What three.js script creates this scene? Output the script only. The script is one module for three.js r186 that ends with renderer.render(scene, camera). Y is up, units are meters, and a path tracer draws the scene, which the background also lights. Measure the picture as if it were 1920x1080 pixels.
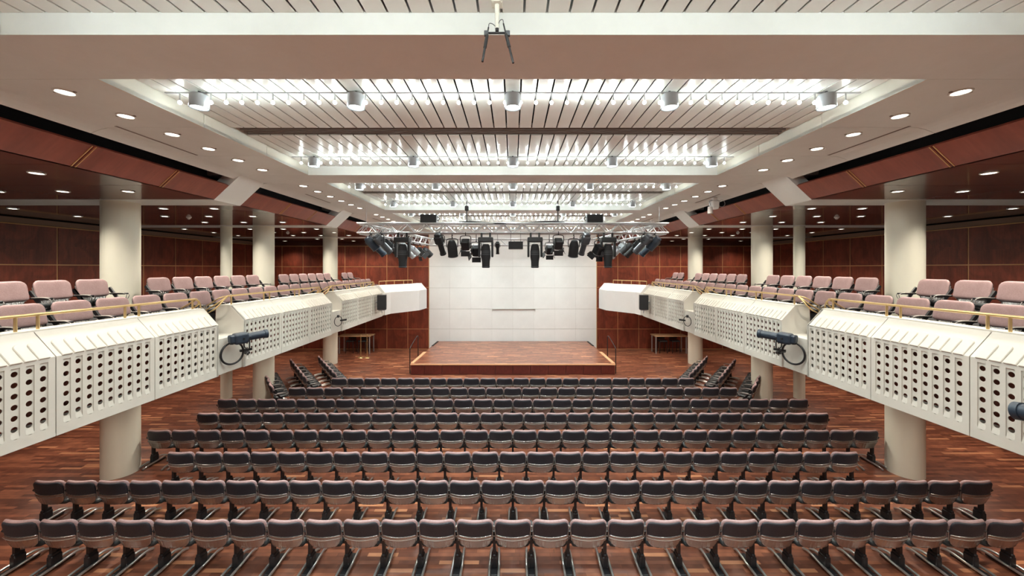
import * as THREE from 'three';
import { RoundedBoxGeometry } from 'three/addons/geometries/RoundedBoxGeometry.js';
import { mergeGeometries, mergeVertices } from 'three/addons/utils/BufferGeometryUtils.js';
import { RectAreaLightUniformsLib } from 'three/addons/lights/RectAreaLightUniformsLib.js';

// ------------------------------------------------------------------ camera, light levels, exposure
const scene = new THREE.Scene();
scene.background = new THREE.Color(0x000000);
const F = 700, EYE = 4.4;                                   // focal length in pixels of the 1920 frame, eye height in metres
const camera = new THREE.PerspectiveCamera(2 * Math.atan(540 / F) * 180 / Math.PI, 1920 / 1080, 0.05, 80);
camera.position.set(0, EYE, 0);
camera.lookAt(0, EYE, -10);
camera.setViewOffset(1920, 1080, -1.5, 37, 1920, 1080);     // level camera with a shifted lens
const renderer = new THREE.WebGLRenderer({ antialias: true });
renderer.toneMapping = THREE.LinearToneMapping;
renderer.toneMappingExposure = 1.35;
renderer.shadowMap.enabled = true;
RectAreaLightUniformsLib.init();
const POWER = { bulb: 95, can: 14.5, strip: 8, soffit: 5, wood: 13, under: 10, stage: 6 };
const WARM = 0xfff6e6, COOL = 0xeefbf8, NEUTRAL = 0xf4fffa;

// ------------------------------------------------------------------ helpers
let seed = 12345;
const rnd = () => { seed = (seed * 1664525 + 1013904223) >>> 0; return seed / 4294967296; };
const V = (x, y, z) => new THREE.Vector3(x, y, z);
const used = {};
function numbered(name) {
  const n = used[name] = (used[name] ?? -1) + 1;
  return n ? `${name}_${String(n).padStart(3, '0')}` : name;
}
const WORDS = ['zeroth', 'first', 'second', 'third', 'fourth', 'fifth', 'sixth', 'seventh', 'eighth', 'ninth', 'tenth', 'eleventh', 'twelfth', 'thirteenth', 'fourteenth', 'fifteenth', 'sixteenth', 'seventeenth', 'eighteenth', 'nineteenth', 'twentieth'];
const ord = n => n <= 20 ? WORDS[n] : n < 30 ? 'twenty-' + WORDS[n - 20] : n === 30 ? 'thirtieth' : 'thirty-' + WORDS[n - 30];
function flat(g) { const r = g.index ? g.toNonIndexed() : g; for (const k of Object.keys(r.attributes)) if (!['position', 'normal', 'uv'].includes(k)) r.deleteAttribute(k); return r; }
function metric(g, ou = 0, ov = 0) {                           // uv in metres, chosen by the way each face points
  g = flat(g);
  const p = g.attributes.position, n = g.attributes.normal, uv = new Float32Array(p.count * 2);
  for (let i = 0; i < p.count; i++) {
    const f = i - i % 3;
    const ax = Math.abs(n.getX(f)), ay = Math.abs(n.getY(f)), az = Math.abs(n.getZ(f));
    const x = p.getX(i), y = p.getY(i), z = p.getZ(i);
    if (ay >= ax && ay >= az) { uv[2 * i] = x; uv[2 * i + 1] = z; }
    else if (ax >= az) { uv[2 * i] = z; uv[2 * i + 1] = y; }
    else { uv[2 * i] = x; uv[2 * i + 1] = y; }
    uv[2 * i] += ou; uv[2 * i + 1] += ov;
  }
  g.setAttribute('uv', new THREE.BufferAttribute(uv, 2));
  return g;
}
const join = list => list.length === 1 ? flat(list[0]) : mergeGeometries(list.map(flat));
const box = (w, h, d, x = 0, y = 0, z = 0) => metric(new THREE.BoxGeometry(w, h, d).translate(x, y, z));
const span = (x0, x1, y0, y1, z0, z1) => box(Math.abs(x1 - x0), Math.abs(y1 - y0), Math.abs(z1 - z0), (x0 + x1) / 2, (y0 + y1) / 2, (z0 + z1) / 2);
const rbox = (w, h, d, r, x = 0, y = 0, z = 0, s = 2) => flat(new RoundedBoxGeometry(w, h, d, s, r).translate(x, y, z));
const cyl = (r0, r1, h, x = 0, y = 0, z = 0, seg = 16) => flat(new THREE.CylinderGeometry(r0, r1, h, seg).translate(x, y, z));
function bar(a, b, r, seg = 8, r2 = r) {                        // a round bar from a to b
  const d = b.clone().sub(a), g = new THREE.CylinderGeometry(r2, r, d.length(), seg);
  g.translate(0, d.length() / 2, 0).applyQuaternion(new THREE.Quaternion().setFromUnitVectors(V(0, 1, 0), d.clone().normalize())).translate(a.x, a.y, a.z);
  return flat(g);
}
function beamBox(a, b, w, h) {                                  // a flat bar from a to b
  const d = b.clone().sub(a), g = new THREE.BoxGeometry(w, h, d.length());
  const m = new THREE.Matrix4().lookAt(a, b, V(0, 1, 0));
  g.applyMatrix4(m).translate((a.x + b.x) / 2, (a.y + b.y) / 2, (a.z + b.z) / 2);
  return flat(g);
}
const tube = (pts, r, n = 24, seg = 8) => flat(new THREE.TubeGeometry(new THREE.CatmullRomCurve3(pts), n, r, seg));
function prism(poly, len, name) {                               // polygon in (x, y) pulled along -z from 0 to -len
  const s = new THREE.Shape(poly.map(p => new THREE.Vector2(p[0], p[1])));
  return metric(new THREE.ExtrudeGeometry(s, { depth: len, bevelEnabled: false }).translate(0, 0, -len));
}
function pad({ w, h, wb = w, rt = 0.05, rb = rt, t, bend = 0, nx = 14, ny = 10, p = 6, sharp = 0.35 }) {   // cushion-like panel, upright in x/y, centred, bent round the sitter
  const pos = [], idx = [];
  const half = v => {
    const y = v * h / 2, base = ((w + wb) / 2 + (w - wb) / 2 * v) / 2;
    const top = h / 2 - y, bot = y + h / 2;
    let cut = 0;
    if (top < rt) cut = Math.max(cut, rt - Math.sqrt(Math.max(0, rt * rt - (rt - top) ** 2)));
    if (bot < rb) cut = Math.max(cut, rb - Math.sqrt(Math.max(0, rb * rb - (rb - bot) ** 2)));
    return base - cut;
  };
  const spread = a => Math.sign(a) * (1 - (1 - Math.abs(a)) ** 1.6);
  for (const side of [1, -1]) for (let j = 0; j <= ny; j++) for (let i = 0; i <= nx; i++) {
    const u = spread(-1 + 2 * i / nx), v = spread(-1 + 2 * j / ny);
    const x = u * half(v), e = (Math.max(0, 1 - Math.abs(u) ** p) * Math.max(0, 1 - Math.abs(v) ** p)) ** sharp;
    pos.push(x, v * h / 2, side * e * t / 2 - bend * (x / (w / 2)) ** 2);
  }
  const N = (nx + 1) * (ny + 1);
  for (let s = 0; s < 2; s++) for (let j = 0; j < ny; j++) for (let i = 0; i < nx; i++) {
    const a = s * N + j * (nx + 1) + i, b = a + 1, c = a + nx + 1, d = c + 1;
    if (s === 0) idx.push(a, b, d, a, d, c); else idx.push(a, d, b, a, c, d);
  }
  let g = new THREE.BufferGeometry();
  g.setAttribute('position', new THREE.Float32BufferAttribute(pos, 3)); g.setIndex(idx);
  g = mergeVertices(g, 1e-5); g.computeVertexNormals();
  const n = g.attributes.position.count; g.setAttribute('uv', new THREE.Float32BufferAttribute(new Float32Array(n * 2), 2));
  for (let i = 0; i < n; i++) g.attributes.uv.setXY(i, g.attributes.position.getX(i), g.attributes.position.getY(i));
  return flat(g);
}
function obj(name, geos, material, parent = scene) {
  const g = Array.isArray(geos) ? join(geos) : geos;
  const m = new THREE.Mesh(g, material);
  m.name = parent === scene ? numbered(name) : name;
  m.castShadow = m.receiveShadow = true;
  parent.add(m);
  return m;
}
function tag(o, label, category, group, kind) {
  o.userData = { ...o.userData, label, category };
  if (group) o.userData.group = group;
  if (kind) o.userData.kind = kind;
  return o;
}
function thing(name, label, category, pos = [0, 0, 0], turn = 0, group, kind) {
  const o = new THREE.Group(); o.name = numbered(name); scene.add(o);
  o.position.set(...pos); o.rotation.y = turn;
  return tag(o, label, category, group, kind);
}
function copy(root, pos, turn, label, group) {
  const r = root.clone(); r.name = numbered(root.name.replace(/_\d{3}$/, '')); scene.add(r);
  r.userData = { ...root.userData, label }; if (group) r.userData.group = group;
  r.position.set(...pos); r.rotation.y = turn;
  return r;
}
const SIDES = [[-1, 'left'], [1, 'right']];

// ------------------------------------------------------------------ procedural textures
function noiseTable(n) { const t = new Float32Array(n * n); for (let i = 0; i < t.length; i++) t[i] = rnd(); return t; }
const NT = 64, table = noiseTable(NT);
function vnoise(x, y, px, py) {                                 // smooth value noise that repeats every px, py cells
  const xi = Math.floor(x), yi = Math.floor(y), fx = x - xi, fy = y - yi;
  const sx = fx * fx * (3 - 2 * fx), sy = fy * fy * (3 - 2 * fy), m = (a, b) => ((a % b) + b) % b;
  const at = (i, j) => table[(m(j, py) % NT) * NT + m(i, px) % NT];
  return (at(xi, yi) * (1 - sx) + at(xi + 1, yi) * sx) * (1 - sy) + (at(xi, yi + 1) * (1 - sx) + at(xi + 1, yi + 1) * sx) * sy;
}
function dataTex(w, h, fn, metresX, metresY, srgb = true) {
  const d = new Uint8Array(w * h * 4);
  for (let j = 0; j < h; j++) for (let i = 0; i < w; i++) {
    const c = fn(i / w, j / h), k = (j * w + i) * 4;
    d[k] = Math.max(0, Math.min(255, c[0])); d[k + 1] = Math.max(0, Math.min(255, c[1])); d[k + 2] = Math.max(0, Math.min(255, c[2])); d[k + 3] = 255;
  }
  const t = new THREE.DataTexture(d, w, h);
  t.wrapS = t.wrapT = THREE.RepeatWrapping; t.magFilter = THREE.LinearFilter; t.minFilter = THREE.LinearMipmapLinearFilter; t.generateMipmaps = true;
  if (srgb) t.colorSpace = THREE.SRGBColorSpace;
  t.repeat.set(1 / metresX, 1 / metresY); t.needsUpdate = true;
  return t;
}
const mix = (a, b, t) => [a[0] + (b[0] - a[0]) * t, a[1] + (b[1] - a[1]) * t, a[2] + (b[2] - a[2]) * t];
function veneer(dark, light, vertical) {
  return dataTex(512, 512, (u, v) => {
    const a = vertical ? u : v, b = vertical ? v : u;
    const warp = vnoise(a * 4, b * 3, 4, 3) * 1.6 + vnoise(a * 9, b * 8, 9, 8) * 0.6;
    const cloud = vnoise(a * 6 + warp, b * 5 + warp * 0.7, 64, 64);
    const grain = vnoise(a * 60, b * 4 + warp, 60, 64), fine = vnoise(a * 62, b * 40, 62, 40);
    const flame = 0.5 + 0.5 * Math.sin((a * 3 + warp * 0.55 + cloud) * 6.28);
    return mix(dark, light, 0.30 * cloud + 0.25 * flame + 0.28 * grain + 0.17 * fine);
  }, 1.7, 1.7);
}
const parquetTex = (() => {                                     // staves lying along x
  const W = 1024, H = 1024, rows = 56, tones = [];
  for (let r = 0; r < rows; r++) { const cells = [], n = 7 + Math.floor(rnd() * 3), off = rnd(); for (let k = 0; k < n; k++) cells.push([rnd(), rnd(), rnd()]); tones.push({ n, off, cells }); }
  return dataTex(W, H, (u, v) => {
    const r = Math.floor(v * rows), t = tones[r], s = ((u + t.off) % 1) * t.n, k = Math.floor(s), c = t.cells[k];
    let q = c[0] ** 1.4 * 0.7 + 0.3 * vnoise(u * 40 + c[1] * 40, v * 60, 64, 60);
    q = q * 0.85 + 0.15 * vnoise(u * 60, v * 63, 60, 63);
    let col = mix([88, 49, 37], [176, 110, 80], q);
    if (c[2] > 0.92) col = mix(col, [226, 160, 116], 0.65);
    const fy = v * rows - r, fx = s - k;
    if (fy < 0.04 || fx < 0.008) col = mix(col, [48, 24, 16], 0.5);
    return col;
  }, 4.2, 4.2);
})();
const plasterTex = (a, b) => dataTex(256, 256, (u, v) => mix(a, b, 0.5 * vnoise(u * 5, v * 5, 5, 5) + 0.3 * vnoise(u * 17, v * 17, 17, 17) + 0.2 * vnoise(u * 60, v * 60, 60, 60)), 2.5, 2.5);
const fabricTex = (a, b) => dataTex(256, 256, (u, v) => mix(a, b, 0.35 * vnoise(u * 6, v * 6, 6, 6) + 0.65 * vnoise(u * 64, v * 64, 64, 64)), 0.5, 0.5);

// ------------------------------------------------------------------ materials
const std = (o) => new THREE.MeshStandardMaterial(o);
const phys = (o) => new THREE.MeshPhysicalMaterial(o);
const M = {
  paint: std({ map: plasterTex([225, 227, 223], [234, 236, 233]), roughness: 0.4 }),
  beam: std({ map: plasterTex([225, 227, 223], [234, 236, 233]), roughness: 0.45 }),
  coffer: std({ map: plasterTex([226, 224, 212], [234, 232, 220]), roughness: 0.5 }),
  slat: std({ map: plasterTex([226, 227, 222], [235, 236, 231]), roughness: 0.28 }),
  column: std({ map: plasterTex([226, 222, 205], [235, 231, 215]), roughness: 0.4 }),
  parapet: std({ map: plasterTex([201, 197, 188], [210, 206, 197]), roughness: 0.5 }),
  plate: std({ color: 0xb9b5ae, roughness: 0.55 }),
  white: std({ map: plasterTex([224, 222, 220], [232, 230, 228]), roughness: 0.55 }),
  void: std({ color: 0x0e0d0b, roughness: 0.9 }),
  duct: std({ color: 0x2b3036, roughness: 0.7 }),
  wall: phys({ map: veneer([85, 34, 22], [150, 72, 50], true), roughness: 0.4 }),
  wallAlong: phys({ map: veneer([112, 50, 38], [150, 74, 56], false), roughness: 0.4, clearcoat: 0.2, clearcoatRoughness: 0.3 }),
  soffitWood: phys({ map: veneer([64, 28, 21], [92, 44, 33], false), roughness: 0.3, clearcoat: 1, clearcoatRoughness: 0.06 }),
  stagePanel: phys({ map: veneer([72, 26, 22], [104, 42, 34], true), roughness: 0.35 }),
  floor: phys({ map: parquetTex, roughness: 0.34, clearcoat: 0.3, clearcoatRoughness: 0.22 }),
  lightWood: std({ color: 0xd9a47c, roughness: 0.4 }),
  brass: std({ color: 0xdcc08c, roughness: 0.3, metalness: 0.85 }),
  brassLine: std({ color: 0xc99a6a, roughness: 0.45, metalness: 0.25 }),
  cornice: std({ color: 0x8e7260, roughness: 0.6 }),
  chairTrim: std({ color: 0xa59f9b, roughness: 0.5, metalness: 0.75 }),
  chrome: std({ color: 0xdedad6, roughness: 0.28, metalness: 0.85 }),
  backPlate: std({ color: 0x9f9a97, roughness: 0.24, metalness: 0.9 }),
  pink: phys({ map: fabricTex([150, 122, 122], [170, 142, 141]), roughness: 0.75, sheen: 0.3, sheenRoughness: 0.5, sheenColor: new THREE.Color(0xe8d0d0) }),
  navy: std({ map: fabricTex([35, 35, 42], [48, 47, 54]), roughness: 0.6 }),
  seat: std({ color: 0x2a2e30, roughness: 0.4 }),
  black: std({ color: 0x1c1c1f, roughness: 0.4 }),
  blackMatt: std({ color: 0x232224, roughness: 0.75 }),
  grille: std({ color: 0x857b74, roughness: 0.7 }),
  steel: std({ color: 0xc4c4c6, roughness: 0.35, metalness: 0.8 }),
  grey: std({ color: 0x4c4d52, roughness: 0.5 }),
  navyMetal: std({ color: 0x263240, roughness: 0.4 }),
  silver: std({ color: 0xb7bcc2, roughness: 0.3, metalness: 0.6 }),
  tableTop: std({ color: 0xa98766, roughness: 0.5 }),
  glowCan: std({ color: 0xffffff, emissive: COOL, emissiveIntensity: 1.6, roughness: 0.4 }),
  glowBulb: std({ color: 0xffffff, emissive: NEUTRAL, emissiveIntensity: POWER.bulb, roughness: 0.4 }),
  glowDown: std({ color: 0xffffff, emissive: WARM, emissiveIntensity: 7, roughness: 0.4 }),
};

// ------------------------------------------------------------------ plan of the hall (d is the distance from the camera, z = -d)
const BAY = 4.62, C = j => 3.43 + BAY * j, D_BACK = 20.3, D_REAR = -5.81;   // column lines and end walls
const Y_SOF = EYE + 1.92, Y_SLAT = EYE + 2.10, Y_WOOD = EYE + 1.42, X_COF = 4.21, X_WALL = 13.6, X_COL = 8.45, BEAM = 0.72;
const X_FRONT = 5.8, Y_PB = 2.27, Y_PT = 3.28, Y_CREST = 3.61, SEC = 3.93;
const BAL1 = 3.06, BAL2 = 3.36;

// floor
const floor = new THREE.Group(); floor.name = 'floor'; scene.add(floor); tag(floor, 'glossy reddish-brown parquet floor of the hall', 'floor', null, 'structure');
obj('parquet', span(-X_WALL - 0.3, X_WALL + 0.3, -0.2, 0, -D_BACK - 0.3, -D_REAR + 0.3), M.floor, floor);

// walls
function panelWall(name, label, build) { const g = new THREE.Group(); g.name = name; scene.add(g); tag(g, label, 'wall', null, 'structure'); build(g); return g; }
const variants = (w, h, t) => [0, 1, 2, 3, 4].map(k => metric(flat(new RoundedBoxGeometry(w, h, t, 1, 0.006)), k * 0.37 + 0.1, k * 0.61));
const PAN = 1.14;
const rowsY = [[0.02, 1.1], [1.1, 2.23], [2.23, 3.36], [3.36, 4.49], [4.49, 5.6]];
panelWall('wall_back', 'end wall of wood panels around a white panelled middle behind the stage', g => {
  obj('core', span(-X_WALL - 0.3, X_WALL + 0.3, 0, 6.9, -D_BACK - 0.35, -D_BACK - 0.05), M.void, g);
  for (const [s] of SIDES) {
    obj('inlay', span(s * 4.57, s * X_WALL, 0, 5.62, -D_BACK - 0.052, -D_BACK - 0.014), M.brassLine, g);
    rowsY.forEach(([y0, y1], r) => {
      const vs = variants(PAN - 0.03, y1 - y0 - 0.03, 0.05);
      for (let k = 0; k < 8; k++) {
        const x0 = 4.57 + k * PAN; if (x0 + 0.6 > X_WALL) continue;
        obj('panel', vs[(k * 3 + r * 2 + (s > 0 ? 1 : 0)) % 5], M.wall, g).position.set(s * (x0 + PAN / 2), (y0 + y1) / 2, -D_BACK - 0.025);
      }
    });
    obj('upper_band', span(s * 4.57, s * X_WALL, 5.62, 6.7, -D_BACK - 0.06, -D_BACK), M.soffitWood, g);
  }
  obj('white_core', span(-4.55, 4.55, 0, 6.7, -D_BACK - 0.06, -D_BACK - 0.012), M.plate, g);
  const wy = [[0, 1.1], [1.1, 2.19], [2.19, 3.33], [3.33, 4.49], [4.49, 5.6], [5.6, 6.65]];
  wy.forEach(([y0, y1]) => {
    const pg = metric(flat(new RoundedBoxGeometry(PAN - 0.004, y1 - y0 - 0.016, 0.05, 1, 0.002)));
    for (let k = 0; k < 8; k++) obj('white_panel', pg, M.white, g).position.set(-4.56 + (k + 0.5) * PAN, (y0 + y1) / 2, -D_BACK - 0.02);
  });
  obj('ledge', [box(2.34, 0.025, 0.06, 0.05, 2.19, -D_BACK + 0.03), box(0.025, 0.12, 0.06, -1.11, 2.13, -D_BACK + 0.03), box(0.025, 0.12, 0.06, 1.21, 2.13, -D_BACK + 0.03)], M.plate, g);
  for (const [s] of SIDES) obj('edge_strip', span(s * 4.545, s * 4.575, 0, 6.6, -D_BACK - 0.05, -D_BACK + 0.03), M.brassLine, g);
});
for (const [s, side] of SIDES) panelWall('wall_' + side, `dark wood panelled ${side} side wall with thin brass lines`, g => {
  obj('core', span(s * (X_WALL + 0.05), s * (X_WALL + 0.35), 0, 6.9, -D_BACK - 0.3, -D_REAR + 0.3), M.void, g);
  obj('inlay', span(s * (X_WALL + 0.014), s * (X_WALL + 0.052), 0, 5.64, -D_BACK, -D_REAR), M.brassLine, g);
  const sideRows = [[0.02, 1.25], [1.25, 2.5], [3.36, 4.5], [4.5, 5.62]];
  sideRows.forEach(([y0, y1], r) => {
    const vs = variants(0.05, y1 - y0 - 0.03, 1.27);
    for (let k = 0; k < 20; k++) obj('panel', vs[(k * 2 + r * 3) % 5], M.wall, g).position.set(s * (X_WALL + 0.025), (y0 + y1) / 2, -(D_REAR + 0.65 + 1.305 * k));
  });
  obj('cornice', span(s * (X_WALL - 0.05), s * (X_WALL + 0.06), 5.65, 5.79, -D_BACK, -D_REAR), M.cornice, g);
});
panelWall('wall_rear', 'wood panelled rear wall of the hall behind the camera', g => {
  obj('core', span(-X_WALL - 0.3, X_WALL + 0.3, 0, 6.9, -D_REAR + 0.05, -D_REAR + 0.35), M.void, g);
  const vs = variants(PAN - 0.02, 1.1, 0.05);
  for (let r = 0; r < 5; r++) for (let k = 0; k < 24; k++) obj('panel', vs[(k + r * 2) % 5], M.wall, g).position.set((k - 11.5) * PAN, 0.57 + r * 1.12, -D_REAR + 0.025);
});

// ------------------------------------------------------------------ main ceiling: beams, soffits, slats
const ceiling = new THREE.Group(); ceiling.name = 'ceiling'; scene.add(ceiling);
tag(ceiling, 'white coffered ceiling of slatted bays between broad cross beams', 'ceiling', null, 'structure');
obj('roof_deck', span(-X_WALL - 0.3, X_WALL + 0.3, 6.95, 7.15, -D_BACK - 0.3, -D_REAR + 0.3), M.void, ceiling);
const BEAMS = [-2, -1, 0, 1, 2, 3];
for (const j of BEAMS) {
  const d0 = j === -2 ? D_REAR : C(j) - BEAM / 2, d1 = C(j) + BEAM / 2;
  obj('beam', span(-5.45, 5.45, Y_SOF, 6.9, -d0, -d1), M.beam, ceiling);
}
const slatGeo = {};
function slats(d0, d1) {
  const len = d1 - d0, key = len.toFixed(3);
  const g = slatGeo[key] ??= metric(flat(new RoundedBoxGeometry(0.168, 0.014, len, 1, 0.004)));
  for (let k = -22; k <= 22; k++) obj('slat', g, M.slat, ceiling).position.set(k * 0.187, Y_SLAT + 0.007, -(d0 + d1) / 2);
}
const bays = [];                                                    // [near d, far d, bay number]
for (const j of [-2, -1, 0, 1, 2, 3]) bays.push([C(j) + BEAM / 2, j === 3 ? D_BACK : C(j + 1) - BEAM / 2, j]);
for (const [d0, d1, j] of bays) {
  const mid = j === 3 ? d1 : (d0 + d1) / 2;
  if (j >= -1) {
    if (j === 3) slats(d0, d1);
    else { slats(d0, mid - 0.16); slats(mid + 0.16, d1);
      obj('grille', [box(2 * X_COF - 0.1, 0.03, 0.3, 0, Y_SLAT + 0.06, -mid), ...[-1, -0.33, 0.33, 1].map(q => box(2 * X_COF - 0.1, 0.045, 0.018, 0, Y_SLAT + 0.03, -mid + q * 0.13))], M.grille, ceiling); }
  } else obj('panel', span(-X_COF, X_COF, Y_SLAT, Y_SLAT + 0.05, -d0, -d1), M.slat, ceiling);
  obj('void_lining', span(-X_COF, X_COF, Y_SLAT + 0.16, Y_SLAT + 0.2, -d0, -d1), M.void, ceiling);
  for (const [s] of SIDES) {
    const n = 3, L = (d1 - d0) / n;
    const side = metric(flat(new RoundedBoxGeometry(0.03, 0.3, L - 0.008, 1, 0.004)));
    const prof = [[0, 0], [1.24, 0], [1.32, -0.006], [1.40, -0.025], [1.48, -0.053], [1.54, -0.08], [1.54, 0.35], [1.50, 0.35], [1.50, 0.02], [1.24, 0.05], [0, 0.05]].map(([x, y]) => [s * x, y]);
    const sof = prism(s > 0 ? prof : prof.slice().reverse(), L - 0.008);
    for (let k = 0; k < n; k++) {
      const a = d0 + k * L + 0.004;
      obj('coffer_side', side, M.coffer, ceiling).position.set(s * (X_COF + 0.015), Y_SOF + 0.15, -(a + L / 2 - 0.004));
      obj('soffit_panel', sof, M.paint, ceiling).position.set(s * X_COF, Y_SOF, -a);
    }
    if (j >= 0) obj('slot_diffuser', box(0.035, 0.006, 1.3, s * 5.36, Y_SOF - 0.001, -(d0 + 1.9)), M.grille, ceiling);
    obj('soffit_backing', span(s * 4.24, s * 5.7, Y_SOF + 0.36, Y_SOF + 0.4, -d0, -d1), M.void, ceiling);
  }
}

// lacquered wood ceilings over the balconies, their slanted front boards and the white braces
for (const [s, side] of SIDES) {
  const g = new THREE.Group(); g.name = numbered('ceiling'); scene.add(g);
  tag(g, `glossy dark wood ceiling over the ${side} balcony with slanted front boards`, 'ceiling', null, 'structure');
  obj('deck', span(s * 6.2, s * X_WALL, Y_WOOD + 0.04, Y_WOOD + 0.12, -D_BACK, -D_REAR), M.void, g);
  obj('duct_face', span(s * 6.3, s * 6.36, Y_WOOD + 0.1, 6.9, -D_BACK, -D_REAR), M.duct, g);
  for (const [d0, d1, j] of bays) {
    const e0 = d0, e1 = j === 3 ? D_BACK : d1;
    for (let k = 0; k < 3; k++) {
      const L = (e1 - e0) / 3, a = e0 + L * k;
      obj('ceiling_board', span(s * 6.14, s * 9.85, Y_WOOD, Y_WOOD + 0.04, -a - 0.003, -(a + L) + 0.003), M.soffitWood, g);
      obj('ceiling_board', span(s * 9.856, s * X_WALL, Y_WOOD, Y_WOOD + 0.04, -a - 0.003, -(a + L) + 0.003), M.soffitWood, g);
    }
    // slanted front board: from (5.84, 1.70) down to (6.14, 1.42)
    const poly = [[5.84, 1.70], [6.14, 1.42], [6.2, 1.42], [6.2, 1.48], [5.88, 1.735]].map(([x, y]) => [s * x, EYE + y]);
    const cuts = j >= 0 ? [e0, e0 + 1.42, e0 + 2.72, e1] : [e0, e1];
    for (let k = 0; k + 1 < cuts.length; k++) {
      const pg = prism(s > 0 ? poly : poly.slice().reverse(), cuts[k + 1] - cuts[k] - 0.012);
      obj('front_board', pg, M.wallAlong, g).position.z = -cuts[k] - 0.006;
      if (k) for (const o of [-0.025, 0.025]) obj('brass_strip', beamBox(V(s * 5.838, EYE + 1.70, -cuts[k] - o), V(s * 6.138, EYE + 1.419, -cuts[k] - o), 0.012, 0.012), M.brassLine, g);
    }
  }
  for (const j of BEAMS) {
    const d0 = j === -2 ? D_REAR : C(j) - BEAM / 2, d1 = C(j) + BEAM / 2;
    obj('ceiling_beam', span(s * 6.14, s * X_WALL, Y_WOOD - 0.004, Y_WOOD + 0.05, -d0, -d1), M.paint, g);
    const poly = [[5.6, 1.92], [6.15, 1.405], [6.3, 1.405], [6.3, 1.6], [5.95, 1.92]].map(([x, y]) => [s * x, EYE + y]);
    obj('brace', prism(s > 0 ? poly : poly.slice().reverse(), d1 - d0 + 0.02), M.paint, g).position.z = -d0 + 0.01;
    obj('brace_block', span(s * 5.45, s * 6.6, Y_SOF, 6.9, -d0, -d1), M.paint, g);
  }
}

// columns
for (const [s, side] of SIDES) {
  const geo = new THREE.CylinderGeometry(0.31, 0.31, Y_WOOD, 40).translate(0, Y_WOOD / 2, 0);
  const nm = ['nearest', 'second', 'farthest'];
  for (const j of [1, 2, 3]) tag(obj('column', geo, M.column), `${nm[j - 1]} thick round cream column along the ${side} side of the hall`, 'column', 'round cream columns').position.set(s * X_COL, 0, -C(j));
  for (const j of [-1, 0]) tag(obj('column', geo, M.column), `thick round cream column ${j ? 'behind the camera' : 'beside the camera'} on the ${side}`, 'column', 'round cream columns').position.set(s * X_COL, 0, -C(j));
  tag(obj('column', new THREE.CylinderGeometry(0.165, 0.165, Y_WOOD, 32).translate(0, Y_WOOD / 2, 0), M.column), `slim cream column behind the second thick column on the ${side} balcony`, 'column').position.set(s * 9.72, 0, -C(2));
}

// ------------------------------------------------------------------ balconies
function sweep(profile, path) {                                     // profile [n, y] (n outwards to the hall) along a plan path [x, z]
  const pos = [], m = path.map((p, i) => {
    const a = path[Math.max(0, i - 1)], b = path[i], c = path[Math.min(path.length - 1, i + 1)];
    const n1 = i ? V(b[1] - a[1], 0, -(b[0] - a[0])).normalize() : null, n2 = i < path.length - 1 ? V(c[1] - b[1], 0, -(c[0] - b[0])).normalize() : null;
    if (!n1) return n2; if (!n2) return n1;
    const s = n1.clone().add(n2).normalize(); return s.multiplyScalar(1 / Math.max(0.5, s.dot(n1)));
  });
  const P = (i, k) => [path[i][0] + m[i].x * profile[k][0], profile[k][1], path[i][1] + m[i].z * profile[k][0]];
  const tri = (a, b, c) => pos.push(...a, ...b, ...c);
  for (let i = 0; i + 1 < path.length; i++) for (let k = 0; k < profile.length; k++) {
    const q = (k + 1) % profile.length, a = P(i, k), b = P(i + 1, k), c = P(i + 1, q), d = P(i, q);
    tri(a, b, c); tri(a, c, d);
  }
  const caps = THREE.ShapeUtils.triangulateShape(profile.map(p => new THREE.Vector2(p[0], p[1])), []);
  for (const [a, b, c] of caps) { tri(P(0, a), P(0, c), P(0, b)); const e = path.length - 1; tri(P(e, a), P(e, b), P(e, c)); }
  const g = new THREE.BufferGeometry(); g.setAttribute('position', new THREE.Float32BufferAttribute(pos, 3));
  g.setAttribute('uv', new THREE.Float32BufferAttribute(new Float32Array(pos.length / 3 * 2), 2)); g.computeVertexNormals();
  return metric(g);
}
// one perforated panel: faces +x, lies along -z from 0 to PW, local y from 0 (bottom) to 1.01
const PW = SEC / 3, PH = Y_PT - Y_PB, CH = 9, CP = 0.134, CW = 0.082;
const chanZ = i => PW / 2 + (i - 4) * CP;
const facePlate = (() => {
  const s = new THREE.Shape([[0.006, 0], [PW - 0.006, 0], [PW - 0.006, PH], [0.006, PH]].map(p => new THREE.Vector2(...p)));
  for (let i = 0; i < CH; i++) {
    const h = new THREE.Path(), c = chanZ(i), r = CW / 2;
    h.moveTo(c - r, PH - 0.05); h.lineTo(c + r, PH - 0.05); h.lineTo(c + r, 0.17); h.absarc(c, 0.17, r, 0, -Math.PI, true); h.lineTo(c - r, PH - 0.05);
    s.holes.push(h);
  }
  const g = new THREE.ExtrudeGeometry(s, { depth: 0.012, bevelEnabled: false, curveSegments: 5 });
  return metric(flat(g.translate(0, 0, -0.012).rotateY(Math.PI / 2)));     // (x, y, z) -> (z, y, -x)
})();
const backPlate = (() => {
  const s = new THREE.Shape([[0.01, 0.05], [PW - 0.01, 0.05], [PW - 0.01, PH - 0.02], [0.01, PH - 0.02]].map(p => new THREE.Vector2(...p)));
  for (let i = 0; i < CH; i++) for (let k = 0; k < 6; k++) { const h = new THREE.Path(); h.absarc(chanZ(i), 0.245 + k * 0.129, 0.033, 0, Math.PI * 2, true); s.holes.push(h); }
  const g = new THREE.ExtrudeGeometry(s, { depth: 0.007, bevelEnabled: false, curveSegments: 6 });
  return metric(flat(g.translate(0, 0, -0.02).rotateY(Math.PI / 2)));
})();
const scoop = beamBox(V(-0.001, 0.135, 0), V(-0.013, 0.2, 0), CW * 0.92, 0.005);
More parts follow.
